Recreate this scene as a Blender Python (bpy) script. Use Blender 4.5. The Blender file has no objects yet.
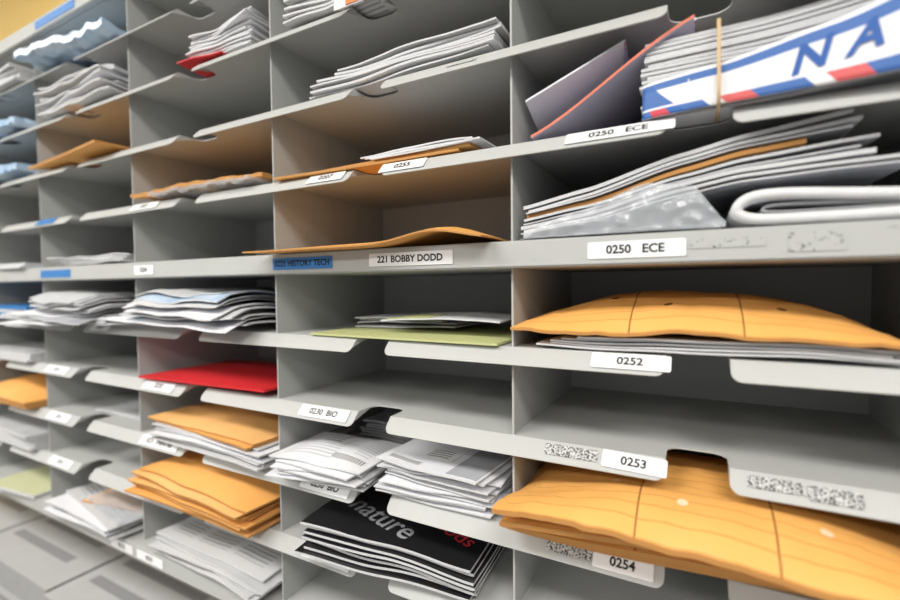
import bpy, bmesh, math, random
from mathutils import Vector, Matrix, noise
random.seed(7)
COL = bpy.context.scene.collection
EYE = 1.40; W = .38; D = .275
CL, CR = -5, 2                      # column range of the sorter
XL, XR = CL*W, CR*W
LD, LO = .0175, .016                # lip drop / lip out
LL = math.hypot(LD, LO)
Z = dict(T=.587, R4=.480, R3=.373, B=.266, C=.159, A=.0505, D=-.0675, E=-.168, F=-.273, G=-.375, H=-.486)

# ------------------------------------------------------------------ materials
_m = {}
def mat(name, col, rough=.6, col2=None, nscale=30, bump=.0, bscale=200, spec=.3, alpha=1, metal=0):
    if name in _m: return _m[name]
    m = bpy.data.materials.new(name); m.use_nodes = True
    nt = m.node_tree; b = nt.nodes['Principled BSDF']
    b.inputs['Roughness'].default_value = rough
    b.inputs['Metallic'].default_value = metal
    b.inputs['Specular IOR Level'].default_value = spec
    b.inputs['Alpha'].default_value = alpha
    tc = nt.nodes.new('ShaderNodeTexCoord')
    n = nt.nodes.new('ShaderNodeTexNoise'); n.inputs['Scale'].default_value = nscale
    n.inputs['Detail'].default_value = 4
    nt.links.new(tc.outputs['Object'], n.inputs['Vector'])
    mx = nt.nodes.new('ShaderNodeMix'); mx.data_type = 'RGBA'
    c2 = col2 or tuple(c*.86 for c in col)
    mx.inputs[6].default_value = (*col, 1); mx.inputs[7].default_value = (*c2, 1)
    nt.links.new(n.outputs['Fac'], mx.inputs[0])
    nt.links.new(mx.outputs[2], b.inputs['Base Color'])
    if bump:
        n2 = nt.nodes.new('ShaderNodeTexNoise'); n2.inputs['Scale'].default_value = bscale
        n2.inputs['Detail'].default_value = 5
        nt.links.new(tc.outputs['Object'], n2.inputs['Vector'])
        bp = nt.nodes.new('ShaderNodeBump'); bp.inputs['Strength'].default_value = bump
        bp.inputs['Distance'].default_value = .002
        nt.links.new(n2.outputs['Fac'], bp.inputs['Height'])
        nt.links.new(bp.outputs['Normal'], b.inputs['Normal'])
    _m[name] = m
    return m

def uvmask(nt, expr):
    uv = nt.nodes.new('ShaderNodeUVMap')
    sp = nt.nodes.new('ShaderNodeSeparateXYZ'); nt.links.new(uv.outputs[0], sp.inputs[0])
    def M(op, a, b=0.0, c=None):
        n = nt.nodes.new('ShaderNodeMath'); n.operation = op
        for i, q in enumerate((a, b, c)):
            if q is None: continue
            if isinstance(q, (int, float)): n.inputs[i].default_value = q
            else: nt.links.new(q, n.inputs[i])
        return n.outputs[0]
    return expr(M, sp.outputs[0], sp.outputs[1])

def overlay(m, col, expr, strength=1.0):
    nt = m.node_tree; b = nt.nodes['Principled BSDF']
    src = b.inputs['Base Color'].links[0].from_socket
    fac = uvmask(nt, expr)
    if strength != 1:
        n = nt.nodes.new('ShaderNodeMath'); n.operation = 'MULTIPLY'; n.inputs[1].default_value = strength
        nt.links.new(fac, n.inputs[0]); fac = n.outputs[0]
    mx = nt.nodes.new('ShaderNodeMix'); mx.data_type = 'RGBA'
    nt.links.new(fac, mx.inputs[0]); nt.links.new(src, mx.inputs[6]); mx.inputs[7].default_value = (*col, 1)
    nt.links.new(mx.outputs[2], b.inputs['Base Color'])
    return m

STEEL = mat('grey_enamel', (.46, .465, .45), .5, (.42, .425, .41), 14, .03, 500, spec=.2)
def scuffs(m):
    nt = m.node_tree; b = nt.nodes['Principled BSDF']; src = b.inputs['Base Color'].links[0].from_socket
    tc = nt.nodes.new('ShaderNodeTexCoord'); mp = nt.nodes.new('ShaderNodeMapping'); mp.inputs['Scale'].default_value = (1, 2.2, 2.2)
    n = nt.nodes.new('ShaderNodeTexNoise'); n.inputs['Scale'].default_value = 55; n.inputs['Detail'].default_value = 9; n.inputs['Roughness'].default_value = .7
    nt.links.new(tc.outputs['Object'], mp.inputs[0]); nt.links.new(mp.outputs[0], n.inputs['Vector'])
    r = nt.nodes.new('ShaderNodeValToRGB'); r.color_ramp.elements[0].position = .655; r.color_ramp.elements[0].color = (0, 0, 0, 1)
    r.color_ramp.elements[1].position = .70; r.color_ramp.elements[1].color = (.5, .5, .5, 1)
    nt.links.new(n.outputs['Fac'], r.inputs[0])
    mx = nt.nodes.new('ShaderNodeMix'); mx.data_type = 'RGBA'; mx.inputs[7].default_value = (.26, .26, .25, 1)
    nt.links.new(r.outputs[0], mx.inputs[0]); nt.links.new(src, mx.inputs[6]); nt.links.new(mx.outputs[2], b.inputs['Base Color'])
scuffs(STEEL)
MANILA = mat('manila_paper', (.80, .41, .125), .6, (.72, .35, .09), 25, .25, 60)
MANILA2 = mat('manila_paper_pale', (.82, .47, .18), .6, (.74, .40, .14), 25, .25, 60)
MEDGE = mat('manila_edge', (.50, .24, .07), .7)
WHITE = mat('white_paper', (.79, .79, .81), .6, (.67, .68, .72), 12, .15, 90)
GREYP = mat('newsprint', (.55, .56, .56), .7, (.38, .39, .41), 18, .2, 90)
GLOSS = mat('glossy_grey_cover', (.56, .57, .60), .2, (.34, .35, .39), 16, .25, 40, spec=.6)
BLUEP = mat('blue_paper', (.04, .20, .50), .5)
ORANGEP = mat('orange_print', (.85, .20, .03), .5)
REDP = mat('red_paper', (.60, .025, .03), .5, (.50, .018, .024))
GREENP = mat('pale_green_folder', (.50, .52, .25), .6, (.43, .45, .20))
LAV = mat('lavender_envelope', (.48, .45, .59), .55, (.52, .50, .61))
PINK = mat('pink_edge', (.72, .20, .12), .55)
BLACKC = mat('black_gloss_cover', (.014, .014, .016), .3, spec=.5)
INK = mat('black_ink', (.008, .008, .008), .5)
LBL = mat('label_white', (.84, .84, .84), .4, (.81, .81, .81), 8)
LBLB = mat('label_blue', (.04, .20, .52), .4)
RUBBER = mat('rubber_tan', (.62, .45, .25), .6)
METAL = mat('brass_clasp', (.7, .6, .35), .35, metal=.9)
PLAST = mat('clear_plastic', (.72, .75, .78), .12, (.56, .59, .63), 20, .4, 30, spec=.7, alpha=.34)
PLASTB = mat('blue_white_plastic', (.74, .79, .84), .3, (.12, .33, .58), 18, .5, 40, spec=.6)
GREYTXT = mat('grey_print', (.34, .35, .37), .5)
REDTXT = mat('red_print', (.6, .04, .05), .5)
WHITETXT = mat('white_print', (.84, .84, .85), .5)
BLUETXT = mat('blue_print', (.03, .11, .38), .5)

def band(M, x, lo, hi):
    return M('MULTIPLY', M('GREATER_THAN', x, lo), M('LESS_THAN', x, hi))
def page_edges():
    m = mat('page_edges', (.74, .74, .74), .7, (.54, .54, .55), 8)
    overlay(m, (.20, .20, .21), lambda M, U, V: M('LESS_THAN', M('FRACT', M('MULTIPLY', V, 3.0)), .30), .75)
    return m
EDGE = page_edges()
def interoffice(nm, hole):
    m = mat(nm, (.82, .425, .125), .6, (.75, .365, .09), 25, .2, 60)
    def lines(M, U, V):
        a = M('LESS_THAN', M('ABSOLUTE', M('SUBTRACT', U, .37)), .0022)
        b = M('LESS_THAN', M('ABSOLUTE', M('SUBTRACT', U, .66)), .0022)
        return M('MAXIMUM', a, b)
    overlay(m, (.16, .06, .01), lines, .9)
    overlay(m, (.42, .17, .03), lambda M, U, V: M('MULTIPLY', M('LESS_THAN', M('FRACT', M('MULTIPLY', V, 17)), .08), band(M, U, .03, .97)), .6)
    overlay(m, (.30, .12, .02), lambda M, U, V: M('MULTIPLY', band(M, V, .88, .93), M('LESS_THAN', M('FRACT', M('MULTIPLY', U, 34)), .6)), .6)
    def holes(M, U, V):
        r = None
        for (a, b) in ((.47, .17), (.83, .62), (.2, .62), (.76, .2), (.30, .30)):
            du = M('MULTIPLY', M('SUBTRACT', U, a), 1.32); dv = M('SUBTRACT', V, b)
            d = M('LESS_THAN', M('ADD', M('MULTIPLY', du, du), M('MULTIPLY', dv, dv)), .00028)
            r = d if r is None else M('MAXIMUM', r, d)
        return r
    overlay(m, hole, holes, 1)
    return m
INTER = interoffice('interoffice_paper', (.78, .62, .42))
INTERD = interoffice('interoffice_paper_dark_holes', (.10, .04, .01))
def airmail():
    m = mat('airmail_paper', (.78, .78, .80), .4, (.72, .73, .76), 14)
    sl = lambda M, U, V, k, ph: M('FRACT', M('ADD', M('MULTIPLY', M('ADD', U, M('MULTIPLY', V, .10)), k), ph))
    blue = (.03, .12, .38)
    overlay(m, blue, lambda M, U, V: M('MULTIPLY', band(M, V, .0, .86), M('LESS_THAN', M('ADD', U, M('MULTIPLY', V, .12)), .44)), .96)
    overlay(m, blue, lambda M, U, V: band(M, V, .74, .93), .96)
    overlay(m, blue, lambda M, U, V: M('MULTIPLY', band(M, V, .0, .20), M('LESS_THAN', sl(M, U, V, 5, 0), .5)), .96)
    overlay(m, (.62, .05, .05), lambda M, U, V: M('MULTIPLY', band(M, V, .0, .20), M('GREATER_THAN', sl(M, U, V, 5, 0), .68)), .9)
    overlay(m, (.78, .78, .80), lambda M, U, V: M('MULTIPLY', band(M, V, .20, .26), M('LESS_THAN', sl(M, U, V, 2.3, .5), .9)), .9)
    return m
AIR = airmail()
def lavair():
    m = mat('lavender_airmail', (.62, .60, .71), .5, (.57, .55, .69))
    overlay(m, (.55, .12, .16), lambda M, U, V: M('MULTIPLY', M('LESS_THAN', V, .10), M('LESS_THAN', M('FRACT', M('MULTIPLY', M('ADD', U, V), 14)), .5)), .9)
    return m
LAVA = lavair()
def printed(name, base, ink, rows, cols, k=.5):
    m = mat(name, base, .6, None, 14, .15, 80)
    def f(M, U, V):
        a = M('LESS_THAN', M('FRACT', M('MULTIPLY', V, rows)), .35)
        b = M('LESS_THAN', M('FRACT', M('MULTIPLY', U, cols)), .8)
        return M('MULTIPLY', M('MULTIPLY', a, b), M('MULTIPLY', band(M, U, .08, .92), band(M, V, .1, .9)))
    overlay(m, ink, f, k)
    return m
NEWS = printed('printed_newsprint', (.60, .60, .60), (.12, .12, .14), 22, 3.0, .6)
LETTER = printed('printed_letter', (.75, .75, .77), (.25, .25, .28), 16, 1.3)
ADDR = printed('address_print', (.80, .80, .80), (.03, .03, .03), 5, 1.0, .9)
BARC = mat('barcode_print', (.80, .80, .80), .5)
overlay(BARC, (.02, .02, .02), lambda M, U, V: M('MULTIPLY', M('LESS_THAN', M('FRACT', M('MULTIPLY', U, 13)), .5), band(M, V, .15, .85)), .95)
def speckle(nm, sc, dark, light, pos):
    m = mat(nm, light, .7)
    nt = m.node_tree; b = nt.nodes['Principled BSDF']
    tc = nt.nodes.new('ShaderNodeTexCoord'); n = nt.nodes.new('ShaderNodeTexNoise')
    n.inputs['Scale'].default_value = sc; n.inputs['Detail'].default_value = 5; n.inputs['Roughness'].default_value = .7
    nt.links.new(tc.outputs['Object'], n.inputs['Vector'])
    r = nt.nodes.new('ShaderNodeValToRGB')
    r.color_ramp.elements[0].position = pos-.025; r.color_ramp.elements[0].color = (*dark, 1); r.color_ramp.elements[1].position = pos+.025
    r.color_ramp.elements[1].color = (*light, 1)
    nt.links.new(n.outputs['Fac'], r.inputs[0]); nt.links.new(r.outputs[0], b.inputs['Base Color'])
    return m
SPECK = speckle('label_residue_paper', 420, (.05, .05, .05), (.56, .56, .55), .49)
SPECK2 = speckle('faint_residue', 150, (.13, .13, .13), (.44, .445, .43), .42)

# ------------------------------------------------------------------ helpers
def wm(o):
    m = o.matrix_basis.copy()
    if o.parent: m = wm(o.parent) @ o.matrix_parent_inverse @ m
    return m
def parent_to(c, p):
    c.parent = p; c.matrix_parent_inverse = wm(p).inverted()
def mk(name, me, mats, loc=(0, 0, 0), rot=None, parent=None, label=None, cat=None, group=None):
    for m in mats: me.materials.append(m)
    o = bpy.data.objects.new(name, me); COL.objects.link(o)
    o.location = loc
    if rot is not None: o.rotation_euler = rot
    if parent is not None: parent_to(o, parent)
    if label: o['label'] = label
    if cat and parent is None: o['category'] = cat
    if group: o['group'] = group
    return o

def box_mesh(x0, x1, y0, y1, z0, z1, bev=0.0):
    bm = bmesh.new(); bmesh.ops.create_cube(bm, size=1)
    for v in bm.verts:
        v.co = Vector(((x0+x1)/2+v.co.x*(x1-x0), (y0+y1)/2+v.co.y*(y1-y0), (z0+z1)/2+v.co.z*(z1-z0)))
    if bev: bmesh.ops.bevel(bm, geom=list(bm.edges), offset=bev, segments=2, affect='EDGES')
    me = bpy.data.meshes.new('m'); bm.to_mesh(me); bm.free(); return me

def slab_mesh(nx, ny, fxy, zt, zb):
    bm = bmesh.new(); uvl = bm.loops.layers.uv.new('UVMap')
    T = []; Bt = []
    for j in range(ny+1):
        rt = []; rb = []
        for i in range(nx+1):
            s, q = i/nx, j/ny
            x, y = fxy(s, q)
            rt.append(bm.verts.new((x, y, zt(x, y)))); rb.append(bm.verts.new((x, y, zb(x, y))))
        T.append(rt); Bt.append(rb)
    def face(vs, uvs, mi, sm):
        f = bm.faces.new(vs); f.material_index = mi; f.smooth = sm
        for l, uv in zip(f.loops, uvs): l[uvl].uv = uv
    for j in range(ny):
        for i in range(nx):
            uvs = [(i/nx, j/ny), ((i+1)/nx, j/ny), ((i+1)/nx, (j+1)/ny), (i/nx, (j+1)/ny)]
            face([T[j][i], T[j][i+1], T[j+1][i+1], T[j+1][i]], uvs, 0, True)
            face([Bt[j][i], Bt[j+1][i], Bt[j+1][i+1], Bt[j][i+1]], [uvs[0], uvs[3], uvs[2], uvs[1]], 0, True)
    def side(seq):
        n = len(seq)-1
        for k in range(n):
            a, b = seq[k], seq[k+1]
            face([Bt[a[1]][a[0]], Bt[b[1]][b[0]], T[b[1]][b[0]], T[a[1]][a[0]]],
                 [(k/n, 0), ((k+1)/n, 0), ((k+1)/n, 1), (k/n, 1)], 1, False)
    side([(i, 0) for i in range(nx+1)])
    side([(nx, j) for j in range(ny+1)])
    side([(i, ny) for i in range(nx, -1, -1)])
    side([(0, j) for j in range(ny, -1, -1)])
    for e in bm.edges:
        if len(e.link_faces) == 2 and e.link_faces[0].material_index != e.link_faces[1].material_index: e.smooth = False
    me = bpy.data.meshes.new('m'); bm.to_mesh(me); bm.free()
    return me

def wob(a, sx, sy, seed):
    return lambda x, y: a*max(0, noise.noise(Vector((x*sx+seed*3.1, y*sy+seed, seed*1.7)))*.9+.5)
def crum(a, s, seed):
    def f(x, y):
        v = Vector((x*s+seed*3.1, y*s+seed, seed*1.7))
        return a*max(0, .5+.55*noise.noise(v)+.35*(1-2*abs(noise.noise(v*2.3)))-.2+.18*noise.noise(v*5))
    return f
def interp(tab):
    def f(x):
        if x <= tab[0][0]: return tab[0][1]
        for (a, b), (c, d) in zip(tab, tab[1:]):
            if x <= c:
                k = (x-a)/(c-a); k2 = k*k*(3-2*k)*.4+k*.6
                return b+(d-b)*k2
        return tab[-1][1]
    return f

_tops = {}
class Pile:
    """things lying on one another; each rests on the height field left by those below"""
    def __init__(s, x, y, z, F=None, group=None):
        s.o = (x, y, EYE+z+.0008); s.H = F or (lambda X, Y: 0.0); s.group = group
    def add(s, name, label, cat, w, l, t, dx=0, dy=0, yaw=0, puff=0, mats=(WHITE, EDGE), nx=26, ny=18,
            ext=None, curl=None, round_=.0):
        yaw = math.radians(yaw); c, sn = math.cos(yaw), math.sin(yaw); H = s.H; gap = .0004
        def rel(u, v): return dx+u*c-v*sn, dy+u*sn+v*c
        def inv(X, Y):
            X -= dx; Y -= dy; return X*c+Y*sn, -X*sn+Y*c
        def th(u, v):
            a = max(0, 1-(2*u/w)**2); b = max(0, 1-(2*v/l-1)**2)
            return t+puff*(a*b)**.75
        cu = curl or (lambda u, v: 0.0)
        zb = lambda u, v: H(*rel(u, v))+gap+max(0, cu(u, v))
        zt = lambda u, v: zb(u, v)+th(u, v)
        def fxy(a, b):
            v = b*l; xl, xr = -w/2, w/2
            if ext:
                k = max(0, 1-v/ext[2]); xl -= ext[0]*k; xr += ext[1]*k
            if round_:
                q = min(v, l-v)
                if q < round_:
                    r = round_-math.sqrt(max(0, round_**2-(round_-q)**2)); xl += r; xr -= r
            return xl+(xr-xl)*a, v
        me = slab_mesh(nx, ny, fxy, zt, zb)
        o = mk(name, me, list(mats), (s.o[0]+dx, s.o[1]+dy, s.o[2]), (0, 0, yaw), None, label, cat, s.group)
        s.H = lambda X, Y: H(X, Y)+gap+max(0, cu(*inv(X, Y)))+th(*inv(X, Y))
        _tops[o.name] = (zt, w, l)
        return o
def patch(o, name, s0, s1, v0, v1, m, t=.0005, label=None, taper=0, n=14):
    zt, w, l = _tops[o.name]
    def fxy(a, b):
        s_, v_ = s0+(s1-s0)*a, v0+(v1-v0)*b
        if taper: mid = (s0+s1)/2; s_ = mid+(s_-mid)*(1-taper*b)
        return (s_-.5)*w, v_*l
    me = slab_mesh(n, n, fxy, lambda x, y: zt(x, y)+.0002+t, lambda x, y: zt(x, y)+.0002)
    return mk(name, me, [m, m], o.location, o.rotation_euler, o, label)
def disc(o, name, s, v, r, m, t=.0015, label=None):
    zt, w, l = _tops[o.name]
    bm = bmesh.new(); bmesh.ops.create_cone(bm, cap_ends=True, segments=20, radius1=r, radius2=r*.85, depth=t)
    cx, cy = (s-.5)*w, v*l
    for q in bm.verts: q.co += Vector((cx, cy, zt(cx, cy)+.0004+t/2))
    me = bpy.data.meshes.new('m'); bm.to_mesh(me); bm.free()
    return mk(name, me, [m], o.location, o.rotation_euler, o, label)

def text_geo(body, size, bold=.02, align='CENTER', shear=0):
    cu = bpy.data.curves.new('t', 'FONT'); cu.body = body; cu.size = size; cu.align_x = align; cu.align_y = 'CENTER'
    cu.offset = size*bold; cu.resolution_u = 3; cu.shear = shear
    ob = bpy.data.objects.new('t', cu); COL.objects.link(ob)
    dg = bpy.context.evaluated_depsgraph_get(); dg.update()
    me = ob.evaluated_get(dg).to_mesh()
    vs = [v.co.copy() for v in me.vertices]; fs = [list(p.vertices) for p in me.polygons]
    ob.evaluated_get(dg).to_mesh_clear()
    bpy.data.objects.remove(ob); bpy.data.curves.remove(cu)
    return vs, fs
def text_on(o, name, body, size, s, v, rot, m, label=None, bold=0.0):
    zt, w, l = _tops[o.name]; vs, fs = text_geo(body, size, bold)
    R = Matrix.Rotation(math.radians(rot), 2)
    me = bpy.data.meshes.new('m'); P = []
    for q in vs:
        p = R @ Vector((q.x, q.y)); x = (s-.5)*w+p.x; y = v*l+p.y
        P.append((x, y, zt(x, y)+.0008))
    me.from_pydata(P, [], fs); me.update()
    return mk(name, me, [m], o.location, o.rotation_euler, o, label)

def catmull(pts, n, closed=False):
    out = []; N = len(pts); segs = N if closed else N-1
    for k in range(segs):
        g = lambda i: Vector(pts[i % N]) if closed else Vector(pts[max(0, min(N-1, i))])
        p0, p1, p2, p3 = g(k-1), g(k), g(k+1), g(k+2)
        for i in range(n):
            t = i/n
            out.append(.5*((2*p1)+(-p0+p2)*t+(2*p0-5*p1+4*p2-p3)*t*t+(-p0+3*p1-3*p2+p3)*t**3))
    if not closed: out.append(Vector(pts[-1]))
    return out
def ribbon(name, prof, e0, e1, t, plane, mats, label=None, cat=None, group=None, n=8, m=10, closed=False, e1f=None, parent=None, wf=None):
    P = catmull(prof, n, closed)
    base = {'XZ': Vector((P[0][0], e0, EYE+P[0][1])), 'XY': Vector((P[0][0], P[0][1], EYE+e0)), 'YZ': Vector((e0, P[0][0], EYE+P[0][1]))}[plane]
    bm = bmesh.new(); uvl = bm.loops.layers.uv.new('UVMap'); G = []
    L = len(P)
    for i, p in enumerate(P):
        row = []
        for j in range(m+1):
            a, b = p
            ee = e1f(a) if e1f else e1
            e = e0+(ee-e0)*j/m
            if wf: a, b = wf(a, b, e)
            c = {'XZ': Vector((a, e, EYE+b)), 'XY': Vector((a, b, EYE+e)), 'YZ': Vector((e, a, EYE+b))}[plane]
            row.append(bm.verts.new(c-base))
        G.append(row)
    for i in range(L if closed else L-1):
        i2 = (i+1) % L
        for j in range(m):
            f = bm.faces.new([G[i][j], G[i2][j], G[i2][j+1], G[i][j+1]]); f.smooth = True
            for lp, uv in zip(f.loops, [(i/L, j/m), ((i+1)/L, j/m), ((i+1)/L, (j+1)/m), (i/L, (j+1)/m)]): lp[uvl].uv = uv
    bmesh.ops.recalc_face_normals(bm, faces=bm.faces)
    me = bpy.data.meshes.new('m'); bm.to_mesh(me); bm.free()
    o = mk(name, me, list(mats), base, None, parent, label, cat, group)
    sd = o.modifiers.new('s', 'SOLIDIFY'); sd.thickness = t; sd.offset = 0
    if len(mats) > 1: sd.material_offset_rim = 1
    return o

# ------------------------------------------------------------------ room shell
def struct(name, me, m, loc=(0, 0, 0)):
    o = mk(name, me, [m], loc); o['kind'] = 'structure'; return o
WALLM = mat('wall_yellow', (.95, .70, .28), .8, (.92, .64, .22), 4)
WALLW = mat('wall_cream', (.75, .72, .62), .8, None, 4)
CEILM = mat('ceiling_tile', (.80, .78, .70), .9, (.72, .70, .63), 60)
FLOORM = mat('floor_vinyl', (.30, .29, .27), .5, (.22, .215, .2), 6)
struct('wall_back', box_mesh(-5, 3, D+.005, D+.10, 0, 2.7), WALLM)
struct('wall_left', box_mesh(-5.1, -5, -4, D+.10, 0, 2.7), WALLW)
struct('floor', box_mesh(-5.1, 3, -4, D+.10, -.1, 0), FLOORM)
struct('ceiling', box_mesh(-5.1, 3, -4, D+.10, 2.7, 2.8), CEILM)

# ------------------------------------------------------------------ mail sorter
SB = EYE-.515; ST = EYE+Z['T']+.0015
sorter = bpy.data.objects.new('mail_sorter', None); COL.objects.link(sorter)
sorter.location = ((XL+XR)/2, D/2, SB)
sorter['label'] = 'wall-mounted grey steel mail sorter with open pigeonholes and labelled lips'
sorter['category'] = 'mail sorter'
def notch_front(x):
    f = (x/W) % 1.0
    d = abs(f-.485)*W; half = .070*W; r = .014; r2 = .009; dep = .038
    if d < half:
        s = D-dep
        if d > half-r: s += r-math.sqrt(max(0, r*r-(d-(half-r))**2))
        return s
    if d < half+r2: return D+LL-r2+math.sqrt(max(0, r2*r2-(r2-(d-half))**2))
    return D+LL
def shelf_mesh():
    xs = []
    for c in range(CL, CR):
        base = [0, .15, .3]
        cx = .485; half = .07; h = []
        for d in (half+.0237, half+.018, half+.012, half+.006, half+.002, half+.0003, half-.0003, half-.004, half-.010, half-.018, half-.028, half-.036, .02, .0):
            h += [cx-d, cx+d]
        for f in sorted(set(base+h+[.7, .85])): xs.append((c+f)*W)
    xs.append(XR)
    xs = sorted(xs)
    rows = [0, .1, .2]+[D-.045+.0045*k for k in range(10)]+[D]+[D+LL*k/8 for k in range(1, 9)]
    bm = bmesh.new(); G = []
    for x in xs:
        sf = notch_front(x); r = []
        for s in rows:
            s = min(s, sf)
            if s <= D: y, z = D-s, 0
            else:
                k = (s-D)/LL; y, z = -LO*k, -LD*k*(.75+.25*k)
            r.append(bm.verts.new((x, y, z)))
        G.append(r)
    for a, b in zip(G, G[1:]):
        for j in range(len(rows)-1):
            bm.faces.new([a[j], a[j+1], b[j+1], b[j]])
    bmesh.ops.remove_doubles(bm, verts=bm.verts, dist=1e-6)
    bmesh.ops.dissolve_degenerate(bm, edges=bm.edges, dist=1e-6)
    bmesh.ops.recalc_face_normals(bm, faces=bm.faces)
    if sum(f.normal.z*f.calc_area() for f in bm.faces) < 0: bmesh.ops.reverse_faces(bm, faces=bm.faces)
    me = bpy.data.meshes.new('m'); bm.to_mesh(me); bm.free(); return me
SM = shelf_mesh(); SM.materials.append(STEEL)
SH = {}
for r in ('R4', 'R3', 'B', 'C', 'D', 'E', 'F', 'G'):
    o = bpy.data.objects.new('shelf', SM); COL.objects.link(o); o.location = (0, 0, EYE+Z[r]); parent_to(o, sorter)
    sd = o.modifiers.new('s', 'SOLIDIFY'); sd.thickness = .0013; sd.offset = -1
    SH[r] = o
RH = .029; RY = -.014
for r in ('T', 'A', 'H'):
    bm = bmesh.new()
    me1 = box_mesh(XL, XR, RY, D, EYE+Z[r]-.002, EYE+Z[r], 0)
    me2 = box_mesh(XL, XR, RY-.001, RY+.012, EYE+Z[r]-RH, EYE+Z[r]-.0001, .0015)
    me3 = box_mesh(XL, XR, RY+.012, D, EYE+Z[r]-RH, EYE+Z[r]-RH+.002, 0)
    for q in (me1, me2, me3): bm.from_mesh(q)
    me = bpy.data.meshes.new('m'); bm.to_mesh(me); bm.free()
    SH[r] = mk('rail_shelf', me, [STEEL], parent=sorter)
for c in range(CL, CR+1):
    t = .0013
    for (a, b) in (('A', 'T'), ('H', 'A')):
        mk('divider', box_mesh(c*W-t, c*W+t, .0015, D, EYE+Z[a], EYE+Z[b]-RH, .0005), [STEEL], parent=sorter)
mk('back_panel', box_mesh(XL, XR, D, D+.004, SB, ST), [STEEL], parent=sorter)
for x in (XL-.012, XR):
    mk('side_panel', box_mesh(x, x+.012, RY, D+.004, SB, ST, .001), [STEEL], parent=sorter)

def label_plate(row, c, f0, f1, text, m=LBL, name='name_label', tm=INK, dz=0, rot=0, hh=None, lab=None, sz=None, lift=.0006):
    rail = row in 'TAH'
    w = (f1-f0)*W; h = hh or (.0175 if not rail else .0165)
    bm = bmesh.new(); bmesh.ops.create_cube(bm, size=1)
    for v in bm.verts: v.co = Vector((v.co.x*w, v.co.y*h, v.co.z*.0006))
    vert = [e for e in bm.edges if abs((e.verts[0].co-e.verts[1].co).z) > .0003]
    bmesh.ops.bevel(bm, geom=vert, offset=.0008, segments=2, affect='EDGES')
    if text:
        s = sz or min(h*.70, w/(len(text)*.56))
        vs, fs = text_geo(text, s, .03)
        nv = [bm.verts.new((p.x, p.y, .0005)) for p in vs]
        for f in fs:
            try: q = bm.faces.new([nv[i] for i in f]); q.material_index = 1
            except ValueError: pass
    me = bpy.data.meshes.new('m'); bm.to_mesh(me); bm.free()
    x = (c+(f0+f1)/2)*W
    if rail:
        up = Vector((0, 0, 1)); n = Vector((0, -1, 0)); pos = Vector((x, RY-.0012-lift, EYE+Z[row]-RH/2+dz))
    else:
        up = Vector((0, LO, LD)).normalized(); n = Vector((0, -LD, LO)).normalized()
        pos = Vector((x, -LO*.5, EYE+Z[row]-LD*.44))+n*(lift+.0007)+up*dz
    xa = up.cross(n)
    R = Matrix((xa, up, n)).transposed() @ Matrix.Rotation(math.radians(rot), 3, 'Z')
    o = mk(name, me, [m, tm]); o.matrix_basis = Matrix.Translation(pos) @ R.to_4x4()
    parent_to(o, SH[row])
    if lab: o['label'] = lab
    return o
label_plate('D', 0, .234, .428, '0252')
label_plate('E', 0, .262, .420, '0253', rot=-2)
label_plate('F', 0, .238, .39, '0254')
label_plate('A', 0, .228, .460, '0250   ECE')
label_plate('A', -1, .505, .825, '221 BOBBY DODD')
label_plate('A', -1, .04, .34, '0225 HISTORY TECH', m=LBLB, lab='blue tape label with black lettering')
label_plate('C', 0, .166, .434, '0250   ECE')
label_plate('C', -1, .215, .385, '0207'); label_plate('C', -1, .545, .72, '0255')
for r in 'EFG': label_plate(r, -1, .15, .385, '0230  BIO')
label_plate('E', -2, .10, .34, '0220'); label_plate('F', -2, .06, .36, '0221 THEATRE')
for r in 'EFG': label_plate(r, -3, .08, .33, '0210')
label_plate('D', -3, .62, .8, '0211')
label_plate('C', -2, .04, .26, '0205'); label_plate('C', -3, .03, .25, '', m=LBLB)
label_plate('A', -2, .08, .24, '0204'); label_plate('A', -3, .1, .45, '', m=LBLB)
label_plate('H', -2, .02, .24, '0231'); label_plate('H', -3, .78, .98, '0212')
label_plate('T', -3, .15, .6, '', m=LBLB); label_plate('T', -4, .15, .5, '', m=LBLB)
for (r, c, a, b, m, hh, dz) in (('E', 0, .105, .25, SPECK, .012, .001), ('E', 0, .59, .70, SPECK, .011, .001), ('E', 0, .705, .80, SPECK, .013, -.001), ('F', 0, .11, .235, SPECK, .010, 0),
                        ('A', 0, .465, .62, SPECK2, .008, .002), ('A', 0, .66, .76, SPECK2, .016, 0), ('B', -1, .80, .9, SPECK2, .006, 0)):
    label_plate(r, c, a, b, '', m=m, name='label_residue', hh=hh, lift=.0002, dz=dz, lab='torn speckled remains of an old label')

# ------------------------------------------------------------------ mail
R_ = random.Random(3)
rr = lambda a: R_.uniform(-a, a)
def manila(p, w, l, dx, dy, yaw, puff, label, t=.003, m=MANILA, flap=True, ext=None, curl=None, name='manila_envelope', edge=MEDGE):
    o = p.add(name, label, 'envelope', w, l, t, dx, dy, yaw, puff, (m, edge), ext=ext, curl=curl)
    if flap:
        patch(o, 'flap', .03, .97, .86, .985, MANILA2 if m is MANILA else MANILA, .0006)
        disc(o, 'clasp', .5, .84, .006, METAL, .001)
    return o
def inter(p, w, l, dx, dy, yaw, puff, label, t=.004, curl=None, m=INTER):
    return p.add('interoffice_envelope', label, 'envelope', w, l, t, dx, dy, yaw, puff, (m, MEDGE), curl=curl, nx=44, ny=32)

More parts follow.
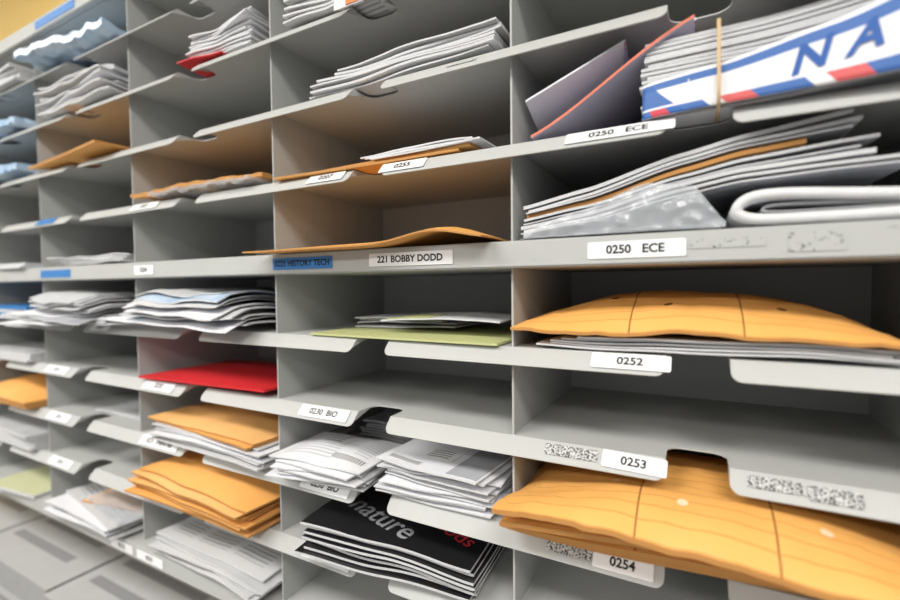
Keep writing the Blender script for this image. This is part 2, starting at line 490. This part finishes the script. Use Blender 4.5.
# --- col 0, row D : domed interoffice envelope above loose papers
p = Pile(.17, .0, Z['D'], wob(.003, 12, 12, 3), 'mail in the compartment above label 0252')
for i in range(5):
    p.add('paper_sheet', ('folded white printed sheet lying flat on the shelf', 'grey newsprint sheet under a bulging envelope')[i % 2], 'paper', .30-.01*i, .21, .0018, .012+rr(.008)+.004*i, rr(.006)-.002, rr(2.5),
          mats=((LETTER, NEWS, WHITE)[i % 3], EDGE), curl=lambda u, v, i=i: .0012*max(0, math.sin(u*17+i)))
inter(p, .333, .25, -.002, -.010, 0, .040, 'bulging golden interoffice envelope with ruled lines and punched holes', .003, m=INTERD,
      curl=lambda u, v: .004*max(0, math.sin(u*34+1))*max(0, 1-v/.10)+crum(.004, 16, 4)(u, v))
# --- col 0, row F : stack of envelopes sticking out
p = Pile(.186, -.066, Z['F'], lambda x, y: .006+.05*max(0, .07-y), 'envelopes sticking out above label 0254')
for i, (dx, dy, yaw, pf) in enumerate(((.0, .040, 1, .006), (-.004, .022, -1.4, .004), (.004, .014, .6, .004), (-.002, .0, -.3, .033))):
    inter(p, .366, .25, dx, dy, yaw, pf, 'thick golden interoffice envelope with ruled lines, in a stack', .005,
          curl=(lambda u, v, i=i: (.0045+.004*math.sin(u*14+i*1.3))*math.exp(-(v/.05)**2)+(crum(.006, 15, 9)(u, v) if i == 3 else 0)))
# --- col 0, row A : magazines in plastic and newspaper roll
F = interp([(0, .004), (.08, .014), (.17, .032), (.22, .0385), (.30, .042), (.34, .043)])
p = Pile(.0, .0, Z['A'], lambda x, y: F(x)+.003*(math.sin(x*26)+1)*max(0, y)*3, 'magazines above label 0250')
mm = (GLOSS, NEWS, GLOSS, GREYP, GLOSS, MANILA2, GLOSS, WHITE, GLOSS)
for i in range(9):
    k = (.325, .315, .30, .29, .30, .25, .28, .285, .285)[i]
    lb = ('thin glossy magazine leaning in a fanned stack', 'white catalogue leaning in a fanned stack')[i % 2]
    if i == 5: lb = 'tan envelope slipped between leaning magazines'
    p.add('magazine', lb, 'magazine', k, .21, .0014+.0012*(i % 3), .014+k/2+rr(.004), (.000 if i < 3 else .003)+abs(rr(.004)), rr(1.2), 0, (mm[i], MEDGE if i == 5 else EDGE), nx=44,
          curl=lambda u, v, i=i, k=k: .0008*math.sin(u*24+i*1.3)+.0008+.0022*max(0, (u+k/2)/.3)**1.2)
p = Pile(.0, .0, Z['A'], lambda x, y: crum(.009, 26, 5)(x, y)*min(1, x*6), 'plastic mailers above label 0250')
p.add('plastic_mailer', 'crumpled clear plastic mailing bag under magazines', 'plastic bag', .19, .2, .001, .108, -.008, 0, 0, (PLAST, PLAST), nx=60, ny=50)
ptop = interp([(.018, .060), (.08, .078), (.14, .098), (.18, .092), (.206, .058)])
ribbon('plastic_sleeve', [(.018+.0094*i, -.0125) for i in range(21)], .0525, .09, .0004, 'XY', (PLAST,), 'clear plastic sleeve sagging in front of leaning magazines', 'plastic bag', n=4, m=26, e1f=ptop,
       wf=lambda a, b, e: (a, b-crum(.008, 22, 11)(a, e)+.004))
ribbon('newspaper', [(.372, .0575), (.33, .0565), (.27, .0565), (.228, .0580), (.214, .066), (.224, .0765), (.25, .078), (.30, .073), (.345, .0695), (.37, .0695)],
       -.012, .2, .0085, 'XZ', (WHITE, mat('folded_page_edges', (.70, .70, .70), .7, (.55, .55, .56), 60)), 'thick folded newspaper with a rounded fold', 'newspaper')
ribbon('newspaper', [(.372, .0625), (.30, .0628), (.245, .0635), (.2335, .0665), (.245, .0695), (.28, .0685), (.33, .0648)],
       -.008, .19, .0012, 'XZ', (GREYP, EDGE), 'inner folded newspaper sheet inside a rounded fold', 'newspaper')

# --- col 0, row C : leaning envelopes, banded bundle
sl = interp([(0, .0), (.165, .088)])
p = Pile(.020, .0, Z['C'], lambda x, y: sl(x)-.0, 'leaning envelopes beside the banded bundle')
p.add('envelope', 'lavender envelope with an orange-red edge leaning diagonally', 'envelope', .156, .22, .003, .082, -.003, 0, 0, (LAV, PINK))
p.add('airmail_envelope', 'pale lavender airmail envelope with red dashes leaning diagonally', 'envelope', .135, .20, .0025, .094, .006, 3, 0, (LAVA, WHITE))
p = Pile(.0, .0, Z['C']+.032, lambda x, y: .46*x, 'leaning envelopes beside the banded bundle')
p.add('envelope', 'white envelope corner sticking out above lavender envelopes', 'envelope', .10, .16, .002, .068, .003, 8, 0, (WHITE, WHITE))
p.add('envelope', 'pale envelope behind a white envelope corner', 'envelope', .085, .16, .002, .076, .012, 4, 0, (LAVA, WHITE))
p = Pile(.248, .0, Z['C'], lambda x, y: .42*max(0, x+.03)**1.8, 'letters in the banded bundle')
for i in range(19):
    p.add('letter_envelope', 'white letter envelope in a rubber-banded bundle', 'envelope', .222+rr(.004), .115, .0027, rr(.003), abs(rr(.003)), rr(1), 0, (WHITE, EDGE), nx=20, ny=4,
          curl=lambda u, v, i=i: .0004+.0007*abs(math.sin(i*1.3+u*9)))
wp = [(.146, .012), (.1365, .003), (.144, -.006), (.19, -.0125), (.25, -.016), (.31, -.022), (.365, -.034)]
top = interp([(.136, .193), (.20, .196), (.28, .210), (.365, .234)])
wrap = ribbon('airmail_envelope', wp, .1605, .206, .0014, 'XY', (AIR, WHITE), 'blue, white and red airmail envelope wrapped round the letter bundle', 'envelope', n=8, m=12, e1f=top)
yw = interp([(.148, -.006), (.19, -.0125), (.25, -.016), (.31, -.022), (.365, -.034)])
def wtext(body, x0, s, z0, m, bold=.03):
    vs, fs = text_geo(body, s, bold, shear=.25); P = []
    for q in vs:
        x = x0+q.x; P.append((x, yw(x)-.0013, EYE+z0+q.y+.20*(x-x0)))
    me = bpy.data.meshes.new('m'); me.from_pydata(P, [], fs); mk('printed_lettering', me, [m], parent=wrap)
wtext('N', .164, .024, .176, WHITETXT); wtext('N', .262, .031, .184, BLUETXT); wtext('A', .296, .031, .190, BLUETXT)
ribbon('rubber_band', [(-.0165, .160), (-.0165, .20), (-.004, .2395), (.05, .241), (.122, .2395), (.124, .20), (.122, .1612), (.05, .1606)],
       .198, .2010, .001, 'YZ', (RUBBER,), 'tan rubber band around a bundle of letters', 'rubber band', closed=True, m=2)

# --- col -1
p = Pile(-.24, .0, Z['R3'], wob(.004, 14, 14, 2), 'mail on the upper shelf')
for i in range(5):
    p.add('paper_sheet', 'folded white papers in a small pile', 'paper', .16+rr(.02), .2, .003, -.01+rr(.01), -.012+rr(.01), rr(8), .002, (WHITE if i % 2 else NEWS, EDGE), curl=lambda u, v, i=i: .001+.002*abs(math.sin(u*20+i)))
o = ribbon('mailing_envelope', [(.10, .400), (.02, .3985), (-.016, .396), (-.027, .385), (-.030, .370), (-.031, .352)], -.225, -.155, .003, 'YZ', (WHITE, EDGE),
           'white mailing envelope curling over the lip with orange and blue print', 'envelope')
for (a, b, c, d, m) in ((-.205, -.157, .354, .362, ORANGEP), (-.205, -.157, .364, .371, BLUEP), (-.2, -.157, .373, .377, ORANGEP)):
    mk('printed_stripe', box_mesh(a, b, -.0336, -.0328, EYE+c, EYE+d), [m], parent=o)
p = Pile(-.17, .0, Z['B'], wob(.006, 10, 8, 9), 'newspapers on the upper shelf')
for i in range(7):
    p.add('newspaper', 'folded newspaper with wavy grey page edges', 'newspaper', .29-.008*i+rr(.01), .21, .0022+.001*(i % 2), .003+.006*i+rr(.004), rr(.006), rr(2.5), 0,
          ((GREYP, WHITE, NEWS, GLOSS)[i % 4], EDGE), curl=lambda u, v, i=i: .003*max(0, math.sin(u*(13+i)+i*1.4))+.0006)
p = Pile(-.19, .0, Z['C'], None, 'mail on the shelf above the middle rail')
manila(p, .30, .22, -.025, -.006, 2, .008, 'flat manila envelope lying on the shelf', curl=lambda u, v: .008*max(0, u*6)**2*.3)
manila(p, .24, .2, .02, .004, -3, .005, 'flat manila envelope under white letters', m=MANILA2, flap=False)
for i in range(3):
    p.add('letter_envelope', 'white letter envelope on top of manila envelopes', 'envelope', .16, .11, .002, .075-.012*i, -.004+.010*i, 4*i-2, .003, (WHITE, EDGE), curl=lambda u, v, i=i: .003*i*max(0, u*8))
p = Pile(-.195, -.046, Z['A'], lambda x, y: .016*math.exp(-((x-.115)/.05)**2)*max(0, 1-abs(y-.05)/.2), 'mail on the middle rail')
manila(p, .345, .25, .005, .0, .5, .009, 'large manila envelope with one corner jutting over the rail', t=.002, ext=(.028, .0, .034), flap=False)
p = Pile(-.16, .0, Z['D'], None, 'mail under the middle rail')
p.add('folder', 'pale green paper folder lying flat', 'folder', .29, .23, .003, -.0, -.006, -1, .003, (GREENP, GREENP))
for i in range(4):
    p.add('paper_sheet', 'printed sheet in a loose spread behind the green folder edge', 'paper', .17+rr(.02), .14, .0018, -.045+rr(.012), .075+rr(.01), rr(8), 0, ((NEWS, WHITE)[i % 2], EDGE),
          curl=lambda u, v, i=i: .001+.004*max(0, math.sin(u*16+i*2)))
o = p.add('paper_sheet', 'white printed sheets on a green folder', 'paper', .17, .17, .002, .05, .020, 3, .001, (NEWS, EDGE))
patch(o, 'folded_corner', .05, .45, .0, .3, GREENP)
p = Pile(-.19, .0, Z['F'], wob(.004, 12, 10, 6), 'mail above a label reading 0230 BIO')
for i in range(9):
    p.add('newspaper', 'folded newspaper in a wavy grey pile', 'newspaper', .28-.004*i+rr(.008), .125, .0032, rr(.006), .128+rr(.006), rr(2), 0,
          ((NEWS, GREYP, GLOSS)[i % 3], EDGE), curl=lambda u, v, i=i: .0028*max(0, math.sin(u*(18+i)+i*1.4))+.0006)
p = Pile(-.275, -.034, Z['F'], None, 'letters above a label reading 0230 BIO')
for i in range(7):
    o = p.add('letter_envelope', 'white letter in a short untidy pile', 'envelope', .15+rr(.012), .115+rr(.006), .0022, .0+rr(.008), .004+rr(.008), 6+rr(10), .002,
          (LETTER if i in (6, 3) else WHITE, EDGE), nx=16, ny=10, curl=lambda u, v, i=i: .0006+.0020*abs(math.sin(i+u*(14+i))))
patch(o, 'barcode', .62, .95, .12, .26, BARC, n=4); patch(o, 'address_label', .30, .60, .40, .75, ADDR, n=4)
p = Pile(-.105, -.010, Z['F'], None, 'letters above a label reading 0230 BIO')
for i in range(11):
    o = p.add('letter_envelope', 'folded white paper in a loose pile', 'paper', .158+rr(.011), .105+rr(.008), .0020, rr(.008), .003+rr(.010), 2+rr(8), 0,
          (LETTER if i % 4 == 1 else WHITE, EDGE), nx=18, ny=10, curl=lambda u, v, i=i: .0006+.0022*abs(math.sin(i*1.7+u*(15+i))))
patch(o, 'barcode', .08, .40, .10, .22, BARC, n=4); patch(o, 'address_label', .30, .62, .36, .66, ADDR, n=4)
patch(o, 'printed_panel', .70, .98, .05, .95, GLOSS, n=6)
p = Pile(-.176, -.020, Z['G'], wob(.006, 9, 6, 12), 'black science magazines')
for i in range(8):
    o = p.add('magazine', 'glossy black science magazine with white page edges', 'magazine', .258+rr(.003), .2, .0034, rr(.006), rr(.006), 4+rr(2.5), 0,
          (BLACKC, EDGE), nx=44, curl=lambda u, v, i=i: .0012+.0016*max(0, math.sin(u*22+i*.6)))
o['label'] = 'glossy black science magazine with large grey and red title'
text_on(o, 'title_print', 'nature', .050, .40, .26, -20, GREYTXT, 'large grey title lettering', .01)
text_on(o, 'title_print', 'methods', .034, .72, .36, -20, REDTXT, 'red title lettering', .01)

# --- col -2 (X -.76..-.38)
p = Pile(-.50, .0, Z['R3'], wob(.005, 14, 14, 8), 'letters on an upper shelf')
p.add('paper_sheet', 'red paper slip under white letters', 'paper', .10, .12, .002, -.035, -.010, 5, 0, (REDP, REDP))
for i in range(11):
    p.add('letter_envelope', 'white letter in a leaning pile', 'envelope', .14+rr(.01), .12, .0024, .006+rr(.006), .0+rr(.004), rr(6), .001, (WHITE, EDGE), nx=14, ny=8, curl=lambda u, v, i=i: .0006+.0006*i*max(0, u*8))
p = Pile(-.57, -.006, Z['C'], None, 'mail on an upper shelf')
p.add('plastic_mailer', 'crumpled plastic-wrapped mailing under an envelope', 'plastic bag', .26, .2, .006, .03, -.014, 0, .006, (PLAST, PLAST), nx=50, ny=40, curl=crum(.008, 30, 3))
manila(p, .34, .23, -.002, .0, 2, .012, 'manila envelope resting on plastic-wrapped mail', t=.006)
def spill(seed):
    return lambda x, y: wob(.004, 12, 12, seed)(x, y)+(.0 if y > .035 else -.012*(1-y/.035))+.004
p = Pile(-.575, -.055, Z['D'], spill(5), 'newspapers spilling over the shelf lip')
for i in range(13):
    m = (WHITE, GLOSS, WHITE, NEWS, PLASTB, GREYP, GLOSS)[i % 7]
    p.add('newspaper', ('white catalogue in an untidy overflowing pile', 'folded newspaper in an untidy overflowing pile', 'blue plastic-wrapped catalogue in an untidy pile')[2 if m is PLASTB else i % 2], 'newspaper',
          .315-.009*i+rr(.016), .21+rr(.012), .0014+.0008*(i % 2), rr(.016)+.003*(i % 3), .016+rr(.020), rr(5), 0, (m, EDGE), ext=(.11 if i in (0, 1, 2) else (.03 if i == 5 else .0), 0, .036), nx=34,
          curl=lambda u, v, i=i: .0004+.0056*max(0, math.sin(u*(9+i)+i*2.3+v*(20-3*i))))
p = Pile(-.565, -.012, Z['E'], None)
manila(p, .34, .2, .0, .0, 0, .010, 'bright red envelope lying on the shelf', m=REDP, edge=REDP, flap=False, t=.004, curl=lambda u, v: .006+.02*u, name='red_envelope')
p = Pile(-.555, -.02, Z['F'], wob(.003, 12, 12, 4), 'mail in a lower compartment')
for i in range(7):
    p.add('newspaper', 'folded white newspaper under manila envelopes', 'newspaper', .30+rr(.01), .2, .0022, .016+rr(.01), rr(.008), -3+rr(3), 0, (WHITE if i % 2 else NEWS, EDGE),
          curl=lambda u, v, i=i: .0006+.0022*max(0, math.sin(u*20+i)))
manila(p, .31, .22, -.012, .004, -6, .008, 'manila envelope on top of newspapers', t=.003)
manila(p, .31, .22, -.010, .006, -3, .006, 'manila envelope on top of newspapers', t=.003, m=MANILA2)
p = Pile(-.565, -.04, Z['G'], None, 'manila envelopes in a lower compartment')
for i in range(8):
    manila(p, .325, .23, rr(.010), .002+rr(.008), -1.5+rr(4), .003, 'manila envelope in a loose golden stack', t=.0028, flap=(i == 7), m=MANILA if i % 2 else MANILA2,
           curl=lambda u, v, i=i: .001+.0025*abs(math.sin(i*1.6+u*11)))
p = Pile(-.555, -.02, Z['H'], wob(.005, 12, 12, 7), 'newspapers in the bottom compartment')
for i in range(6):
    p.add('newspaper', 'grey printed newspaper lying in the bottom compartment', 'newspaper', .29+rr(.01), .2, .003, rr(.018), rr(.008), -3+rr(6), 0, (NEWS if i % 2 else GREYP, EDGE),
          curl=lambda u, v, i=i: .001+.004*max(0, math.sin(u*14+i)))

# --- col -3 (X -1.14..-.76)
p = Pile(-.95, -.01, Z['R4'], None)
p.add('plastic_mailer', 'crumpled blue and white plastic mailing bag', 'plastic bag', .31, .2, .012, .0, -.025, 4, .03, (PLASTB, PLASTB), nx=60, ny=50, curl=crum(.024, 12, 6))
p = Pile(-.94, -.015, Z['R3'], wob(.006, 14, 14, 1), 'papers on an upper shelf')
for i in range(9):
    p.add('paper_sheet', 'folded white paper in an untidy pile', 'paper', .27+rr(.02), .2, .003, rr(.012), rr(.010), rr(6), .0, (WHITE if i % 3 else NEWS, EDGE),
          curl=lambda u, v, i=i: .001+.006*max(0, math.sin(u*(11+i)+i)))
p = Pile(-.95, -.03, Z['B'], None)
manila(p, .30, .24, .0, .0, -4, .012, 'manila envelope tilted over the shelf lip', t=.005, ext=(.04, 0, .02), curl=lambda u, v: .004+.02*max(0, u))
p = Pile(-.94, .0, Z['A'], wob(.004, 14, 14, 1), 'papers on the middle rail')
for i in range(4):
    p.add('paper_sheet', 'thin folded paper lying on the rail shelf', 'paper', .3, .2, .0028, .0, .0, 2*i-3, .0, (GREYP if i % 2 else WHITE, EDGE), curl=lambda u, v, i=i: .002*abs(math.sin(u*14+i)))
p = Pile(-.955, -.052, Z['D'], spill(9), 'newspapers spilling over the shelf lip')
for i in range(11):
    p.add('newspaper', 'white newspaper in an untidy overflowing pile', 'newspaper', .315-.01*i+rr(.014), .21, .0020, rr(.014), .010+rr(.016), rr(5), 0, ((WHITE, GREYP, GLOSS)[i % 3], EDGE),
          ext=(.11 if i in (0, 2, 3) else 0, 0, .036), curl=lambda u, v, i=i: .0008+.0052*max(0, math.sin(u*(9+i)+i*1.7+v*(18-3*i))))
p = Pile(-.92, .02, Z['F'], None, 'papers in a lower compartment')
for i in range(2):
    p.add('paper_sheet', 'white paper lying in a lower compartment', 'paper', .2, .2, .003, .02, .02, 3*i, 0, (GREYP, EDGE))
p = Pile(-.93, -.02, Z['H'], None, 'loose mail in the bottom compartment')
for i in range(5):
    p.add('paper_sheet', 'loose white sheet in the bottom compartment', 'paper', .27, .22, .003, rr(.012), -.02*(i % 2), rr(9), 0, (WHITE if i % 2 else NEWS, EDGE),
          curl=lambda u, v, i=i: .001+.006*max(0, math.sin(u*13+i)))
manila(p, .2, .16, .06, .03, 12, .004, 'small pale manila envelope on loose sheets', m=MANILA2, flap=False)
p.add('plastic_mailer', 'crumpled clear plastic sleeve on loose mail', 'plastic bag', .18, .14, .003, .06, .0, -8, .006, (PLAST, PLAST), nx=40, ny=30, curl=crum(.008, 30, 3))

# --- col -4
p = Pile(-1.33, -.02, Z['R3'], None)
p.add('plastic_mailer', 'blue and white plastic mailing bag', 'plastic bag', .28, .2, .012, .0, -.01, 4, .025, (PLASTB, PLASTB), nx=40, ny=30, curl=crum(.018, 16, 2))
p = Pile(-1.33, -.02, Z['B'], None)
p.add('plastic_mailer', 'pale blue plastic mailing bag', 'plastic bag', .28, .2, .012, .0, -.01, 4, .03, (PLASTB, PLASTB), nx=40, ny=30, curl=crum(.018, 16, 8))
p = Pile(-1.33, -.02, Z['R4'], None, 'papers on the highest shelf')
for i in range(5):
    p.add('paper_sheet', 'white paper in a pile on the highest shelf', 'paper', .3, .2, .006, .0, .0, 4*math.sin(i), 0, (WHITE if i % 2 else GREYP, EDGE))
p = Pile(-1.33, -.02, Z['A'], None, 'papers on the middle rail')
for i in range(3):
    p.add('paper_sheet', 'thin folded paper lying on the rail shelf', 'paper', .3, .2, .004, .0, .0, 2*i-2, .0, (WHITE, EDGE))
p = Pile(-1.33, -.02, Z['D'], None, 'blue folders')
for i in range(4):
    p.add('folder', 'blue paper folder in a small pile', 'folder', .3, .2, .007, .01, .0, 2*math.sin(i), .0, (BLUEP, BLUEP if i % 2 else EDGE))
p = Pile(-1.33, -.02, Z['E'], None, 'papers in a lower compartment')
for i in range(3):
    p.add('paper_sheet', 'grey printed paper in a lower compartment', 'paper', .3, .2, .006, .0, .0, 3*math.sin(i), 0, (NEWS, EDGE))
p = Pile(-1.33, -.03, Z['F'], None, 'manila envelopes in a far compartment')
for i in range(3):
    manila(p, .32, .23, .005, .0, 1-i, .012, 'manila envelope in a far compartment', t=.005, flap=(i == 2))
p = Pile(-1.33, -.02, Z['G'], None, 'papers in a far compartment')
for i in range(5):
    p.add('newspaper', 'dark printed newspaper in a far compartment', 'newspaper', .3, .2, .007, .0, .0, 4*math.sin(i), 0, (GREYP, EDGE))
p = Pile(-1.27, -.03, Z['H'], None)
p.add('sticky_note_pad', 'pale yellow-green paper pad lying in the bottom compartment', 'paper pad', .2, .16, .008, .0, .0, 6, 0, (mat('pale_yellow', (.60, .61, .38), .6), EDGE))

# ------------------------------------------------------------------ cartons below the sorter
CART = printed('carton_board', (.48, .48, .48), (.18, .18, .19), 4, 1.0, .7)
CART2 = mat('carton_lid', (.36, .36, .36), .7)
def carton(x, y, z, w, d, h):
    e = bpy.data.objects.new('paper_carton', None); COL.objects.link(e); e.location = (x+w/2, y+d/2, z)
    e['label'] = 'pale grey printed paper carton stacked under the sorter'; e['category'] = 'box'; e['group'] = 'paper cartons under the sorter'
    me = slab_mesh(4, 4, lambda a, b: (x+a*w, y+b*d), lambda q, r: z+h*.72, lambda q, r: z)
    mk('body', me, [CART, CART], parent=e)
    me = slab_mesh(4, 4, lambda a, b: (x-.004+a*(w+.008), y-.004+b*(d+.008)), lambda q, r: z+h-.0005, lambda q, r: z+h*.72+.0005)
    mk('lid', me, [CART, CART2], parent=e)
for i in range(4):
    for j in range(3):
        carton(-2.0+i*.44+.01*j, -.03+.01*((i+j) % 2), .24*j, .42, .28, .239)

# ------------------------------------------------------------------ ceiling lights
TUBE = bpy.data.materials.new('lamp_diffuser'); TUBE.use_nodes = True
b = TUBE.node_tree.nodes['Principled BSDF']; b.inputs['Emission Color'].default_value = (1, .98, .95, 1); b.inputs['Emission Strength'].default_value = 4
for (x, y) in ((-2.6, -1.2), (-.9, -1.2), (.8, -1.2), (-2.6, -2.7), (-.9, -2.7), (.8, -2.7)):
    e = bpy.data.objects.new('ceiling_light', None); COL.objects.link(e); e.location = (x, y, 2.7)
    e['label'] = 'recessed white fluorescent ceiling light panel'; e['category'] = 'ceiling light'; e['group'] = 'ceiling light panels'
    mk('frame', box_mesh(x-.62, x+.62, y-.32, y+.32, 2.675, 2.699, .003), [LBL], parent=e)
    mk('diffuser', box_mesh(x-.58, x+.58, y-.28, y+.28, 2.668, 2.6745), [TUBE], parent=e)
    L = bpy.data.lights.new('light', 'AREA'); L.shape = 'RECTANGLE'; L.size = 1.1; L.size_y = .5; L.energy = 24; L.color = (1, .98, .95)
    lo = bpy.data.objects.new('lamp', L); COL.objects.link(lo); lo.location = (x, y, 2.655); parent_to(lo, e)
w = bpy.data.worlds.new('World'); bpy.context.scene.world = w; w.use_nodes = True
w.node_tree.nodes['Background'].inputs[0].default_value = (.96, .98, 1, 1)
w.node_tree.nodes['Background'].inputs[1].default_value = .46
bpy.context.scene.view_settings.view_transform = 'Standard'

# ------------------------------------------------------------------ camera
cam = bpy.data.cameras.new('camera'); co = bpy.data.objects.new('camera', cam); COL.objects.link(co)
cam.sensor_width = 36; cam.lens = 18.4; cam.clip_start = .01
pt, rl = math.radians(1.9), math.radians(.6)
f = Vector((-.4718*math.cos(pt), .8817*math.cos(pt), -math.sin(pt))).normalized()
r0 = Vector((.8817, .4718, 0)).normalized(); u0 = r0.cross(f)
R = r0*math.cos(rl)-u0*math.sin(rl); U = u0*math.cos(rl)+r0*math.sin(rl)
M = Matrix((R, U, -f)).transposed().to_4x4(); M.translation = Vector((.183, -.490, EYE+.0035))
co.matrix_world = M
cam.dof.use_dof = True; cam.dof.focus_distance = .56; cam.dof.aperture_fstop = 2.0
bpy.context.scene.camera = co
